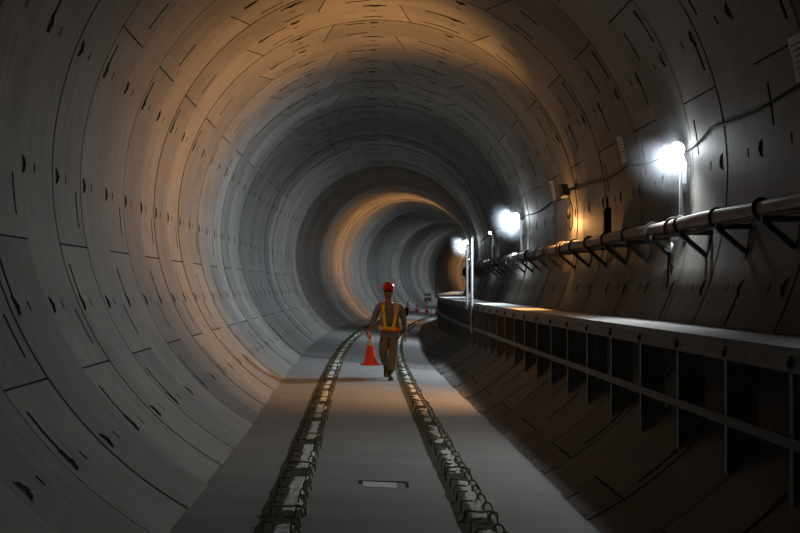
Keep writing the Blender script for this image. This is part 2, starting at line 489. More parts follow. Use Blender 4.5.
# shallow pocket in the floor between the strips
def floor_pocket():
    s0, s1, x0, x1 = 11.02, 11.36, -.30, .10
    org = P(s0, -.1, floor_z(-.1))
    o = empty('floor_pocket', org, 0, 'small shallow rectangular pocket with dark rim in the floor between the strips', 'floor recess')
    m = MB(); m.sweep([(x0 + .02, floor_z(x0) + .003), (x1 - .09, floor_z(x1) + .003), (x1 - .09, floor_z(x1) + .005), (x0 + .02, floor_z(x0) + .005)], [s0, s1 - .03], org)
    m.build('pale_filling', M['patch'], o)
    m = MB()
    m.sweep([(x0 - .01, floor_z(x0) + .002), (x1, floor_z(x1) + .002), (x1, floor_z(x1) + .007), (x0 - .01, floor_z(x0) + .007)], [s1 - .035, s1 + .015], org)
    for (xa, xb, sa, sb) in ((x1 - .012, x1 + .012, s0 + .05, s1), (x0 - .012, x0 + .008, s1 - .14, s1)):
        m.sweep([(xa, floor_z(xa) + .002), (xb, floor_z(xb) + .002), (xb, floor_z(xb) + .007), (xa, floor_z(xa) + .007)], [sa, sb], org)
    m.build('rim', M['black'], o)
floor_pocket()

# ------------------------------------------------------------------ raised walkway along the right wall
WZ = ZF - 1.419      # top of the deck
WX = 2.12            # its front edge
PS0, PSP = 7.28, 1.305
def wxe(s): return WX - min(max(.012 * (s - 26), 0), .36)
def walkway():
    org = P(8, 2.12, WZ)
    root = empty('raised_walkway', org, 0, 'long raised walkway of pale slabs on dark steel posts along the right wall', 'walkway')
    n = 0; s = PS0 - 3 * PSP; proto_bolt = None
    posts = []
    while s < 92:
        a, b = s, s + PSP
        ss = frange(a + .004, b - .004, .45)
        WX = wxe(s); m = MB(); xw = wall_x(WZ) + .02; xw2 = wall_x(WZ - .05) + .02
        m.sweep([(WX - .012, WZ - .05), (WX - .012, WZ), (xw, WZ), (xw2, WZ - .05)], ss, org); m.build('deck_slab', M['deck'], root)
        m = MB(); m.sweep([(WX, WZ - .145), (WX, WZ - .05), (WX + .05, WZ - .05), (WX + .05, WZ - .06), (WX + .012, WZ - .06), (WX + .012, WZ - .145)], ss, org)
        m.build('edge_beam', M['beam'], root)
        # post: a flat web standing square to the wall, with a narrow front flange and an arm under the slab
        x0 = WX + .012; x1 = WX + .21
        def wz(x): return ZF - sqrt(RAD * RAD - x * x)
        m = MB(); t = .010
        m.sweep([(x0, wz(x0) + .0), (x0, WZ - .06), (x1, WZ - .06), (x1, wz(x1) + .0)], [a - t, a + t], org)
        xa = wall_x(WZ - .16)
        m.sweep([(x1, WZ - .06), (xw2 - .03, WZ - .06), (xa - .01, WZ - .14), (x1, WZ - .15)], [a - t, a + t], org)
        m.sweep([(x0 - .012, wz(x0) + .0), (x0 - .012, WZ - .145), (x0, WZ - .145), (x0, wz(x0) + .0)], [a - .028, a + .028], org)
        po = m.build('post', M['post'], root)
        if s < 40:
            c = P(a, WX - .006, WZ - .10) - org
            m = MB(); m.lathe([(.022, 0), (.022, .018)], c, 6, axis=(-1, 0, 0)); m.box(P(a, WX - .004, WZ - .075) - org, (.012, .03, .05)); m.build('bolt', M['bolt'], po)
        s += PSP; n += 1
    zr = ZF - 1.955; m = MB(); ss = frange(PS0 - 3 * PSP, 92, .6); vs = []; fs = []
    for t in ss:
        WX = wxe(t)
        vs += [P(t, x, z) - org for x, z in ((WX - .026, zr - .032), (WX - .026, zr + .03), (WX - .012, zr + .03), (WX - .012, zr - .032))]
    for i in range(len(ss) - 1):
        for q in range(4): fs.append((i * 4 + q, (i + 1) * 4 + q, (i + 1) * 4 + (q + 1) % 4, i * 4 + (q + 1) % 4))
    m.add(vs, fs); m.build('mid_rail', M['rail'], root)
walkway()

# poles at the edge of the walkway
def edge_pole(s, x, z0, z1, r, label, tilt=0.0):
    org = P(s, x, z0); o = empty('upright_pole', org, 0, label, 'pole')
    m = MB(); m.tube([(0, 0, 0), (tilt * .5, 0, (z1 - z0) * .5), (tilt, 0, z1 - z0)], r, 12); m.build('tube', M['pole'], o, True)
    m = MB(); m.lathe([(r * 1.25, 0), (r * 1.25, .04), (r * .4, .05)], (tilt, 0, z1 - z0 - .02), 12); m.build('end_cap', M['black'], o, True)
    for z in (WZ - .10, WZ - .35):
        if z > z0 + .02:
            m = MB(); m.lathe([(r * 1.02, 0), (r * 1.3, 0), (r * 1.3, .05), (r * 1.02, .05)], (0, 0, z - z0), 12); m.build('clamp', M['bracket'], o)
    return o
edge_pole(27.5, wxe(27.5) - .066, WZ - .62, WZ + 1.40, .030, 'taller of the two bright steel poles at the walkway edge')
edge_pole(28.7, wxe(28.7) - .062, WZ - .15, WZ + 1.27, .026, 'shorter bright steel pole just behind the taller one at the walkway edge')
edge_pole(54.0, wxe(54) - .062, WZ - .15, WZ + 1.30, .028, 'thin far pole where the walkway bends out of sight')

# ------------------------------------------------------------------ pipe on the right wall, its brackets
PX, PZ, PR = 2.885, ZF - .452, .068
def wall_pipe():
    org = P(12, PX, PZ); root = empty('wall_pipe', org, 0, 'red-brown pipe, lit top painted grey, running along the right wall above the walkway', 'pipe')
    rnd = random.Random(5)
    ss = frange(2, 95, .4)
    m = MB(); m.tube([P(s, PX, PZ + .006 * sin(s * 1.7)) - org for s in ss], PR, 20); m.build('pipe_run', M['pipe'], root, True)
    m = MB(); m.tube([P(s, PX + .085, PZ - .045 + .012 * sin(s * 2.1)) - org for s in ss], .024, 8)
    m.tube([P(s, PX - .035, PZ - .085 + .018 * sin(s * 1.3 + 1)) - org for s in ss], .02, 8); m.build('cable_bundle', M['strap'], root, True)
    marks = [10.2 + 1.29 * i for i in range(-3, 60)] + [13.18, 20.2, 22.1, 24.6]
    for s in sorted(marks):
        if s > 75: continue
        m = MB(); t = .028
        pts = []
        c = P(s, PX, PZ - .012) - org; th = F(s)[0]
        ux = Vector((cos(th), -sin(th), 0)); tw = rnd.uniform(-.05, .05)
        fw = Vector((sin(th), cos(th), 0))
        ring = [c + ux * (cos(a) * (PR + .012)) + Vector((0, 0, sin(a) * (PR + .022))) + fw * tw * sin(a) for a in [2 * pi * i / 20 for i in range(21)]]
        m.tube(ring, .015, 6, cap=False); m.build('strap', M['strap'], root, True)
wall_pipe()
def brackets():
    G = 'steel brackets carrying the wall pipe'; first = None
    for i in range(-3, 36):
        s = 12.5 + 1.28 * i
        if s < 8.2: continue
        loc = P(s, 3.05, PZ - .12)
        if first is None:
            o = empty('pipe_bracket', loc, heading(s)); zA = PZ - PR - .03
            xo = 2.79; xw = wall_x(zA); zb = PZ - .34; xb = wall_x(zb)
            L = lambda x, z: (x - 3.05, 0, z - (PZ - .12))
            m = MB(); m.bar(L(xo, zA), L(xw, zA), .05, .045); m.build('arm', M['bracket'], o)
            m = MB(); m.bar(L(xo + .02, zA - .02), L(xb, zb + .02), .05, .045); m.build('strut', M['bracket'], o)
            m = MB(); m.bar(L(xw - .008, zA + .05), L(xb - .008, zb - .03), .07, .012, up=Vector((1, 0, 0))); m.build('wall_plate', M['bracket'], o)
            first = o
        else:
            o = copy_tree(first); o.location = loc; o.rotation_euler = (0, 0, heading(s))
        tag(o, 'dark triangular steel bracket under the red-brown pipe on the right wall', 'bracket', G)
brackets()

# ------------------------------------------------------------------ lamps
def point(name, loc, col, W, r):
    l = bpy.data.lights.new(name, 'POINT'); l.energy = W; l.color = col; l.shadow_soft_size = r
    o = bpy.data.objects.new(name, l); COL.objects.link(o); o.location = loc; return o
def spot(name, loc, aim, col, W, r, ang, blend):
    l = bpy.data.lights.new(name, 'SPOT'); l.energy = W; l.color = col; l.shadow_soft_size = r; l.spot_size = R_(ang); l.spot_blend = blend
    o = bpy.data.objects.new(name, l); COL.objects.link(o); o.location = loc
    o.rotation_euler = (Vector(aim) - Vector(loc)).to_track_quat('-Z', 'Y').to_euler(); return o
COOL = (0.80, 0.90, 1.0); NEUT = (0.90, 0.96, 1.0); WARM = (1.0, 0.47, 0.15)
def white_lamp(s, lat, z, W, label, size=.072, post=True, lens='white_lens', aimy=0.0, aimz=-.75):
    org = P(s, 3.03, PZ + PR); rz = heading(s)
    o = empty('wall_lamp', org, rz, label, 'lamp')
    h = P(s, lat, z) - org
    h = Vector((lat - 3.03, 0, z - (PZ + PR)))      # local: x to the wall, y onward
    if post:
        m = MB(); m.box((.03, 0, (h.z - .12) / 2 - .01), (.045, .075, h.z - .14)); m.box((.0, .055, (h.z - .12) / 2 - .01), (.012, .012, h.z - .14)); m.build('post', M['lamp_post'], o)
    m = MB(); m.bar((.04, 0, h.z - .14), (h.x + .03, 0, h.z - .03), .035, .03); m.build('arm', M['lamp_post'], o)
    ax = Vector((-.06, -.99, -.10)).normalized()
    m = MB(); c = h - ax * .0
    m.lathe([(.03, -.10), (size * .7, -.08), (size * 1.05, -.03), (size * 1.1, .0), (size * 1.0, .012)], c, 20, axis=ax); m.build('housing', M['housing'], o, True)
    m = MB(); m.lathe([(size, .012), (size * .97, .035), (size * .8, .065), (size * .45, .085), (.001, .09)], c, 20, axis=ax); m.build('lens', M[lens], o, True)
    if post:
        m = MB(); m.box((.03, -.06, h.z * .45), (.06, .05, .09)); m.build('switch_box', M['black'], o)
    Lw = o.matrix_basis @ Vector(h + ax * .16)
    th = F(s)[0]
    w = org + Matrix.Rotation(rz, 4, 'Z') @ (h + ax * .10)
    aim = w + Matrix.Rotation(rz, 4, 'Z') @ Vector((-1, aimy, aimz))
    spot('white_lamp_light', w, aim, COOL if s > 20 else NEUT, W * 1.75, .07, 164 if s > 20 else 150, 1.0)
    return o
LZ = ZF + .322
white_lamp(13.4, 2.99, LZ + .035, 270, 'nearest dazzling white lamp on a bright post above the pipe', aimz=-1.3)
white_lamp(27.0, 2.92, LZ + .07, 900, 'second white lamp along the right wall, bright streaked wall below it')
white_lamp(34.0, 2.97, ZF + .34, 170, 'small faint lamp on the wall between the second lamp and the steel poles', size=.04, lens='dim_lens')
white_lamp(42.5, 2.74, ZF + .36, 720, 'third white lamp, glaring beside the tops of the two steel poles')
white_lamp(56.0, 2.72, ZF + .45, 150, 'fourth white lamp, small and low left of the third', size=.07)
white_lamp(70.0, 2.72, ZF + .35, 700, 'farthest white lamp, small and lowest beside the end of the pipe', size=.07)
for s, lb in ((84, 'white lamp on the wall just past the bend'), (98, 'white lamp on the wall well past the bend'), (129, 'white lamp deepest in the tunnel, past every other lamp')): white_lamp(s, 2.8, ZF + .35, 600, lb, size=.07)
white_lamp(0.3, 2.92, LZ, 260, 'white lamp on the right wall beside the camera, out of the frame', aimz=-1.2)
white_lamp(-4.5, 2.92, LZ, 70, 'added fill lamp on the right wall behind the camera')  # fill lamp added to brighten the near end

def amber_lamp(s, W, label, detail=True):
    org = P(s, 3.06, ZF + .46); rz = heading(s)
    o = empty('flood_lamp', org, rz, label, 'lamp')
    rot = Matrix.Rotation(R_(-62), 3, 'Z') @ Matrix.Rotation(R_(-24), 3, 'Y')
    m = MB(); m.box((-.14, 0, -.02), (.10, .13, .20), rot=rot); m.build('housing', M['housing'], o)
    m = MB(); m.box(Vector((-.14, 0, -.02)) + rot @ Vector((-.056, 0, 0)), (.012, .11, .17), rot=rot); m.build('lens', M['amber_lens'], o)
    m = MB(); m.bar((.03, 0, .03), (-.10, 0, -.0), .03, .03); m.box((.035, 0, .03), (.02, .10, .12)); m.build('mount', M['bracket'], o)
    m = MB(); pts = []
    for i in range(17):
        a = -pi / 2 + 2 * pi * i / 16 + pi
        pts.append(Vector((-.04 + .035 * cos(a), -.02, -.42 + .22 * sin(a))))
    m.tube(pts, .009, 6); m.tube([(-.08, -.02, -.08), (-.06, -.02, -.14), (-.04, -.02, -.20)], .009, 6)
    m.build('hanging_lead', M['black'], o, True)
    m = MB(); m.tube([(-.07, -.02, -.30), (-.07, -.02, -.36), (-.07, -.02, -.42), (-.07, -.02, -.46)], [.018, .03, .03, .016], 8); m.build('plug', M['black'], o, True)
    w = org + Matrix.Rotation(rz, 4, 'Z') @ Vector((-.27, .06, -.09))
    aim = w + Matrix.Rotation(rz, 4, 'Z') @ Vector((-1, 0, .02))
    aim = w + Matrix.Rotation(rz, 4, 'Z') @ Vector((-1, 0, .40))
    spot('amber_lamp_light', w, aim, WARM, W * 1.75, .06, 116, 1.0)
    w = P(s - .12, 2.97, ZF + .30); aim = w + Matrix.Rotation(rz, 4, 'Z') @ Vector((-.8, .1, -1.0))
    spot('amber_lamp_light', w, aim, WARM, W * 1.1, .06, 92, 1.0)
    point('amber_spill', org + Matrix.Rotation(rz, 4, 'Z') @ Vector((-.14, .45, -.50)), WARM, W * .05, .05)
    return o
amber_lamp(20.4, 760, 'dark flood lamp with amber light and a looped lead hanging on the right wall')
amber_lamp(62.0, 800, 'far amber flood lamp round the bend on the right wall')
amber_lamp(116.0, 650, 'farthest amber flood lamp out of sight round the bend')

o_ = white_lamp(6.9, 2.92, ZF + .2, 18, 'weak lamp over the walkway just out of the frame', size=.04, lens='dim_lens', aimz=-3.0)

# a socket box that hangs over the pipe
def socket_box():
    s = 17.55; org = P(s, 3.09, PZ + PR + .02)
    o = empty('socket_box', org, heading(s), 'dark socket box on a stem standing over the pipe, right of the flood lamp', 'electrical box')
    m = MB(); m.box((-.03, 0, .18), (.09, .13, .30)); m.box((-.03, -.0, .34), (.07, .19, .05)); m.build('body', M['black'], o)
    m = MB(); m.tube([(-.03, 0, .36), (-.03, 0, .45), (-.03, 0, .52)], [.022, .018, .012], 8); m.build('stem', M['bracket'], o)
    m = MB(); m.box((-.08, -.02, .20), (.015, .06, .14)); m.build('cover', M['housing'], o)
    m = MB(); m.tube([(-.03, .0, .04), (-.05, .03, -.02), (-.06, .05, -.06)], .012, 6); m.build('lead', M['black'], o)
socket_box()
# tangle of plugs under the nearest lamp
def plug_tangle():
    s = 13.7; org = P(s, 2.98, PZ - .20)
    o = empty('cable_plug', org, heading(s), 'pale cable plug with loose leads hanging below the pipe under the nearest lamp', 'plug')
    m = MB(); m.lathe([(.02, -.05), (.038, -.04), (.038, .03), (.02, .05)], (0, 0, 0), 12, axis=(.5, .2, 1)); m.build('plug_body', M['reflect'], o, True)
    m = MB()
    for i, (dx, dz) in enumerate(((.03, -.42), (-.02, -.50), (.06, -.36))):
        m.tube([(0, .02 * i, -.04), (dx * .4, .03 * i, dz * .4), (dx, -.02 * i, dz * .75), (dx * .6 - .02, .02, dz)], .010, 6)
    m.tube([(0, 0, .05), (-.05, .02, .10), (.02, .05, .12), (.04, 0, .03)], .010, 6)
    m.build('lead', M['black'], o, True)
plug_tangle()

# power cable looped along the wall from lamp to lamp
def power_cable():
    pts = []; rnd = random.Random(2)
    keys = [(4, 9.2), (7, 9.6), (10, 9.0), (12.5, 8.6), (13.2, 6.6), (13.7, 6.4), (14.6, 7.2), (16.4, 8.6), (19.2, 8.4), (20.6, 8.8), (23, 8.0), (26.7, 7.4), (30, 7.8), (34, 8.0), (38, 6.8), (42, 7.2), (48, 6.6), (56, 8.4), (70, 7.0)]
    for (a, ta), (b, tb) in zip(keys, keys[1:]):
        n = max(int((b - a) / .25), 2)
        for i in range(n):
            f = i / n; t = R_(ta + (tb - ta) * f - 0.9 * sin(pi * f) * min((b - a) / 3, 1)); pts.append((a + (b - a) * f, t))
    org = P(10, 3.1, ZF + .5)
    m = MB(); m.tube([P(s, (RAD - .022) * cos(t), (RAD - .022) * sin(t) + ZF) - org for s, t in pts], .012, 6)
    tag(m.build('power_cable', M['black'], None, True, loc=org), 'thin black power cable sagging from lamp to lamp along the right wall', 'cable')
power_cable()

# white placards stuck on the lining
def placard(s, t0, t1, ds, label):
    tm = R_((t0 + t1) / 2); c = P(s, (RAD - .012) * cos(tm), (RAD - .012) * sin(tm) + ZF)
    o = empty('wall_placard', c, 0, label, 'sign')
    m = MB(); k = 5; vs = []; fs = []
    for dr in (.014, .004):
        for i in range(k + 1):
            t = R_(t0 + (t1 - t0) * i / k)
            for q in (-.5, .5): vs.append(P(s + ds * q, (RAD - dr) * cos(t), (RAD - dr) * sin(t) + ZF) - c)
    n = 2 * (k + 1)
    for i in range(k):
        a = i * 2; fs += [(a, a + 1, a + 3, a + 2), (n + a + 2, n + a + 3, n + a + 1, n + a), (a, a + 2, n + a + 2, n + a), (a + 3, a + 1, n + a + 1, n + a + 3)]
    fs += [(1, 0, n, n + 1), (n - 2, n - 1, 2 * n - 1, 2 * n - 2)]
    m.add(vs, fs); m.build('board', M['paper'], o)
    m = MB(); rnd = random.Random(int(s * 10))
    for i in range(6):                          # lines of writing too small to read
        t = t0 + (t1 - t0) * (.14 + .13 * i); w = rnd.uniform(.45, .8) * ds
        vs = [P(s + w * q, (RAD - .0165) * cos(R_(t + d)), (RAD - .0165) * sin(R_(t + d)) + ZF) - c for q, d in ((-.5, 0), (.5, 0), (.5, .32), (-.5, .32))]
        m.add(vs, [(0, 1, 2, 3)])
    m.build('writing', M['ink'], o)
placard(9.85, 9.4, 15.8, .33, 'white placard cut by the right frame edge, nearest on the wall')
placard(16.55, 9.6, 15.8, .30, 'small white placard on the wall left of the nearest lamp')
placard(22.7, 7.5, 14.5, .30, 'faint pale placard on the wall left of the flood lamp')

# ------------------------------------------------------------------ traffic cones
def cone_mesh(bands):
    h = .56 if bands == 1 else .72
    def rad(z): return .128 * (1 - z / h) + .026 * (z / h)
    body = MB(); body.lathe([(.135, .03), (.13, .045), (rad(.06), .06)] + [(rad(h * f), h * f) for f in (.2, .4, .6, .8, .97)] + [(.018, h)], (0, 0, 0), 24)
    base = MB(); b = .152
    pts = []
    for i in range(4):
        for d in (-.2, .2):
            a = pi / 4 + i * pi / 2 + d; q = b * 1.30
            pts.append((q * cos(a), q * sin(a)))
    vs = [(x, y, 0) for x, y in pts] + [(x * .97, y * .97, .03) for x, y in pts]
    base.add(vs, [tuple(range(7, -1, -1)), tuple(range(8, 16))] + [(i, (i + 1) % 8, 8 + (i + 1) % 8, 8 + i) for i in range(8)])
    cols = []
    for f0, f1 in (((.66, .90),) if bands == 1 else ((.30, .48), (.64, .82))):
        c = MB(); c.lathe([(rad(h * f0) + .0005, h * f0), (rad(h * f0) + .004, h * f0 + .004), (rad(h * f1) + .004, h * f1 - .004), (rad(h * f1) + .0005, h * f1)], (0, 0, 0), 24); cols.append(c)
    return body, base, cols
def make_cone(bands, loc, label, group=None, rz=0.0):
    o = empty('traffic_cone', loc, rz, label, 'traffic cone', group)
    body, base, cols = cone_mesh(bands)
    body.build('cone_body', M['cone'], o, True); base.build('cone_base', M['cone'], o)
    for c in cols: c.build('reflective_collar', M['reflect'], o, True)
    return o
PERS = P(24.2, .245, floor_z(.245, 24.2))
make_cone(1, PERS + Vector((-.36, .0, .268)), 'orange-red cone with one white collar carried in the worker\'s hand', rz=.3)
GC = 'striped cones standing across the far tunnel'
c0 = make_cone(2, P(78, .44, floor_z(.44, 78)), 'red and white far cone nearest the walkway, rightmost of the row', GC)
for X, lb in ((-.17, 'red and white far cone just below the small blue sign'), (-.77, 'red and white far cone second from the left in the row'), (-1.30, 'red and white far cone half hidden behind the worker\'s shoulder')):
    c = copy_tree(c0); c.location = P(78, X, floor_z(X, 78)); c['label'] = lb
def far_sign():
    org = P(80, -.32, floor_z(-.32, 80)); o = empty('stand_sign', org, heading(80), 'small grey and dark blue notice on a stand among the far cones', 'sign')
    m = MB(); m.tube([(-.22, 0, 0), (-.2, 0, .6), (-.2, 0, 1.22)], .015, 6); m.tube([(.22, 0, 0), (.2, 0, .6), (.2, 0, 1.22)], .015, 6); m.build('frame', M['galv'], o)
    m = MB(); m.box((0, -.02, 1.10), (.44, .02, .20)); m.build('upper_board', M['sign_grey'], o)
    m = MB(); m.box((0, -.02, .80), (.44, .02, .26)); m.build('lower_board', M['reflect'], o)
    m = MB()
    m.box((-.15, -.032, .77), (.10, .006, .18)); m.box((.02, -.032, .84), (.16, .006, .08)); m.box((.16, -.032, .80), (.07, .006, .16))
    m.build('blue_lettering', M['sign_blue'], o)
far_sign()

# ------------------------------------------------------------------ the worker
def skin_obj(name, nodes, edges, material, parent, root, sub=2):
    """nodes: {key: (pos, rx, ry)} grown into one surface with a Skin modifier"""
    keys = list(nodes); idx = {k: i for i, k in enumerate(keys)}
    me = bpy.data.meshes.new(name)
    me.from_pydata([nodes[k][0] for k in keys], [(idx[a], idx[b]) for a, b in edges], [])
    o = bpy.data.objects.new(name, me); COL.objects.link(o)
    if parent: o.parent = parent
    sk = o.modifiers.new('Skin', 'SKIN'); sk.use_smooth_shade = True; sk.branch_smoothing = .4
    sv = me.skin_vertices[0].data if me.skin_vertices else None
    if sv is None:
        bm = bmesh.new(); bm.from_mesh(me); bm.verts.layers.skin.verify(); bm.to_mesh(me); bm.free(); sv = me.skin_vertices[0].data
    for k, i in idx.items():
        sv[i].radius = (nodes[k][1], nodes[k][2]); sv[i].use_root = (k == root)
    ss = o.modifiers.new('Sub', 'SUBSURF'); ss.levels = sub; ss.render_levels = sub
    me.materials.append(material)
    return o

def chain(*ks): return list(zip(ks, ks[1:]))
def worker():
    root = empty('person', PERS, 0.0, 'worker in red helmet and yellow harness walking forward with a cone in hand', 'person')
    V = Vector
    # joints (x to the picture's right, y away from the camera, z up); he faces the camera
    pel = V((.0, 0, .93)); ch = V((.005, -.02, 1.22)); nk = V((-.005, -.03, 1.43)); 
    shR, shL = V((-.198, -.02, 1.365)), V((.208, -.02, 1.36))
    elR, elL = V((-.292, .03, 1.115)), V((.272, .05, 1.09))
    wrR, wrL = V((-.385, -.0, .905)), V((.292, -.02, .86))
    hipR, hipL = V((-.09, 0, .88)), V((.09, 0, .88))
    knR, knL = V((-.125, -.06, .50)), V((.055, -.13, .48))
    anR, anL = V((-.055, .27, .235)), V((.012, -.16, .09))
    toR, toL = V((-.055, .20, .085)), V((.02, -.35, .04))
    nodes = {
        'pel': (pel, .135, .10), 'wst': (V((0, -.01, 1.06)), .135, .095), 'ch': (ch, .155, .105), 'uch': (V((0, -.02, 1.33)), .14, .09), 'nk0': (nk, .066, .066), 'nk1': (V((-.015, -.045, 1.50)), .062, .062),
        'jaw': (V((-.024, -.062, 1.545)), .070, .076), 'hd': (V((-.024, -.05, 1.63)), .084, .098), 'cr': (V((-.024, -.045, 1.71)), .07, .085),
    }
    e = chain('pel', 'wst', 'ch', 'uch', 'nk0', 'nk1', 'jaw', 'hd', 'cr')
    for sfx, sh, el, wr in (('R', shR, elR, wrR), ('L', shL, elL, wrL)):
        nodes['sh' + sfx] = (sh, .058, .058); nodes['ua' + sfx] = (sh.lerp(el, .5), .050, .050); nodes['el' + sfx] = (el, .042, .042)
        nodes['fa' + sfx] = (el.lerp(wr, .4), .042, .042); nodes['wr' + sfx] = (wr, .027, .03)
        d = (wr - el).normalized(); nodes['pa' + sfx] = (wr + d * .055, .030, .040); nodes['pb' + sfx] = (wr + d * .085, .024, .040)
        e += chain('uch', 'sh' + sfx, 'ua' + sfx, 'el' + sfx, 'fa' + sfx, 'wr' + sfx, 'pa' + sfx, 'pb' + sfx)
        # five fingers: curled round the cone's tip on one hand, relaxed on the other
        side = V((0, 1, 0)); inn = V((1 if sfx == 'R' else -1, 0, 0))
        base = wr + d * .088
        for i, (off, ln) in enumerate(((-.030, .070), (-.010, .080), (.011, .076), (.030, .060))):
            b0 = base + side * off
            curl = .75 if sfx == 'R' else .30
            p1 = b0 + (d * (1 - curl * .3) + inn * curl * .4).normalized() * ln * .5
            p2 = p1 + (d * (1 - curl) + inn * curl).normalized() * ln * .32
            p3 = p2 + (d * (.6 - curl) + inn * (curl + .3)).normalized() * ln * .28
            for q, (p, r) in enumerate(((b0, .0105), (p1, .0098), (p2, .009), (p3, .0078))): nodes['f%s%d%d' % (sfx, i, q)] = (p, r, r)
            e += [('pb' + sfx, 'f%s%d0' % (sfx, i))] + chain(*['f%s%d%d' % (sfx, i, q) for q in range(4)])
        t0 = wr + d * .035 + side * -.036; t1 = t0 + (d * .6 - side * .5 + inn * .5).normalized() * .035; t2 = t1 + (d * .8 + inn * .6).normalized() * .032
        for q, (p, r) in enumerate(((t0, .013), (t1, .011), (t2, .009))): nodes['t%s%d' % (sfx, q)] = (p, r, r)
        e += [('pa' + sfx, 't%s0' % sfx)] + chain(*['t%s%d' % (sfx, q) for q in range(3)])
    for sfx, hp, kn, an, to in (('R', hipR, knR, anR, toR), ('L', hipL, knL, anL, toL)):
        nodes['hp' + sfx] = (hp, .088, .088); nodes['th' + sfx] = (hp.lerp(kn, .5), .072, .072); nodes['kn' + sfx] = (kn, .053, .053)
        nodes['cf' + sfx] = (kn.lerp(an, .35), .052, .052); nodes['an' + sfx] = (an, .036, .036); nodes['to' + sfx] = (to, .034, .028)
        e += chain('pel', 'hp' + sfx, 'th' + sfx, 'kn' + sfx, 'cf' + sfx, 'an' + sfx, 'to' + sfx)
    skin_obj('body', nodes, e, M['skin'], root, 'pel')
    # face
    hd = V((-.024, -.05, 1.63))
    m = MB(); m.lathe([(.004, 0), (.013, .004), (.016, .02), (.010, .045), (.004, .055)], hd + V((0, -.098, -.045)), 10); m.build('nose', M['skin'], root, True)
    m = MB(); m.tube([hd + V((-.024, -.080, -.082)), hd + V((0, -.090, -.084)), hd + V((.024, -.080, -.082))], .006, 6); m.build('mouth', mat('lips', (.20, .08, .06), .5), root, True)
    for sg in (-1, 1):
        m = MB(); m.lathe([(.001, -.03), (.014, -.02), (.018, .005), (.012, .03), (.001, .036)], hd + V((sg * .082, .01, -.02)), 10, sx=.5); m.build('ear', M['skin'], root, True)
    m = MB()
    for sg in (-1, 1): m.lathe([(.001, -.006), (.03, -.004), (.031, .004), (.001, .006)], hd + V((sg * .034, -.096, .012)), 14, axis=(0, -1, .1), sx=1.0, sy=.75)
    m.tube([hd + V((-.078, .0, .012)), hd + V((-.074, -.06, .014)), hd + V((-.06, -.09, .016)), hd + V((0, -.104, .018)), hd + V((.06, -.09, .016)), hd + V((.074, -.06, .014)), hd + V((.078, .0, .012))], .005, 6)
    m.build('glasses', M['glass'], root, True)
    m = MB(); hp = [(.083, -.01), (.086, .03), (.08, .06)]
    m.lathe([(.075, -.055), (.087, -.02), (.088, .02), (.08, .05)], hd + V((0, .022, .0)), 20, sx=.98, sy=.95); m.build('hair', M['hair'], root, True)
    # helmet: shell, ridge, brim, chin strap
    hc = hd + V((0, .0, .052))
    h = empty('helmet', (0, 0, 0)); h.parent = root
    m = MB(); prof = [(.118, 0), (.122, .012), (.119, .04), (.108, .078), (.085, .108), (.05, .128), (.001, .136)]
    m.lathe(prof, hc, 28, sx=.96, sy=1.12); m.build('shell', M['helmet'], h, True)
    m = MB()
    for dx in (-.028, 0, .028):
        m.tube([hc + V((dx, -.125, .035)), hc + V((dx, -.10, .09)), hc + V((dx, -.04, .128)), hc + V((dx, .04, .128)), hc + V((dx, .10, .09)), hc + V((dx, .125, .035))], .0075, 6)
    m.build('ridge', M['helmet'], h, True)
    m = MB(); vs = []; n = 16
    for i in range(n + 1):
        a = pi + pi * i / n
        for q, (rr, dz) in enumerate(((1.0, .006), (1.0 + .30 * abs(sin(a)), -.012), (1.0 + .30 * abs(sin(a)), -.018), (1.0, -.004))): vs.append(hc + V((.118 * rr * cos(a) * .97, .13 * rr * sin(a), dz)))
    fs = [(i * 4 + q, i * 4 + (q + 1) % 4, (i + 1) * 4 + (q + 1) % 4, (i + 1) * 4 + q) for i in range(n) for q in range(4)]
    m.add(vs, fs); m.build('brim', M['helmet'], h, True)
    m = MB(); m.tube([hd + V((-.088, -.01, .045)), hd + V((-.076, -.035, -.045)), hd + V((-.04, -.06, -.108)), hd + V((.0, -.07, -.118)), hd + V((.04, -.06, -.108)), hd + V((.076, -.035, -.045)), hd + V((.088, -.01, .045))], .006, 6)
    m.build('chin_strap', M['black'], h, True)
    # shirt: torso, collar and long sleeves that end above the wrists
    sn = {'hem': (V((0, 0, .86)), .178, .125), 'pel': (V((0, 0, .93)), .18, .125), 'wst': (V((0, -.01, 1.06)), .182, .122), 'ch': (ch, .208, .132), 'uch': (V((0, -.02, 1.335)), .182, .108), 'col': (V((-.005, -.028, 1.43)), .072, .075), 'col2': (V((-.008, -.032, 1.462)), .066, .07)}
    se = chain('hem', 'pel', 'wst', 'ch', 'uch', 'col', 'col2')
    for sfx, sh, el, wr in (('R', shR, elR, wrR), ('L', shL, elL, wrL)):
        sn['sh' + sfx] = (sh, .086, .086); sn['ua' + sfx] = (sh.lerp(el, .5), .074, .076); sn['el' + sfx] = (el, .060, .062); sn['fa' + sfx] = (el.lerp(wr, .35), .056, .056)
        cuff = .50 if sfx == 'R' else .80
        sn['cu' + sfx] = (el.lerp(wr, cuff), .050, .050)
        se += chain('uch', 'sh' + sfx, 'ua' + sfx, 'el' + sfx, 'fa' + sfx, 'cu' + sfx)
    skin_obj('shirt', sn, se, M['shirt'], root, 'pel')
    tn = {'w': (V((0, 0, .965)), .15, .11), 'pel': (V((0, 0, .90)), .155, .118)}
    te = chain('w', 'pel')
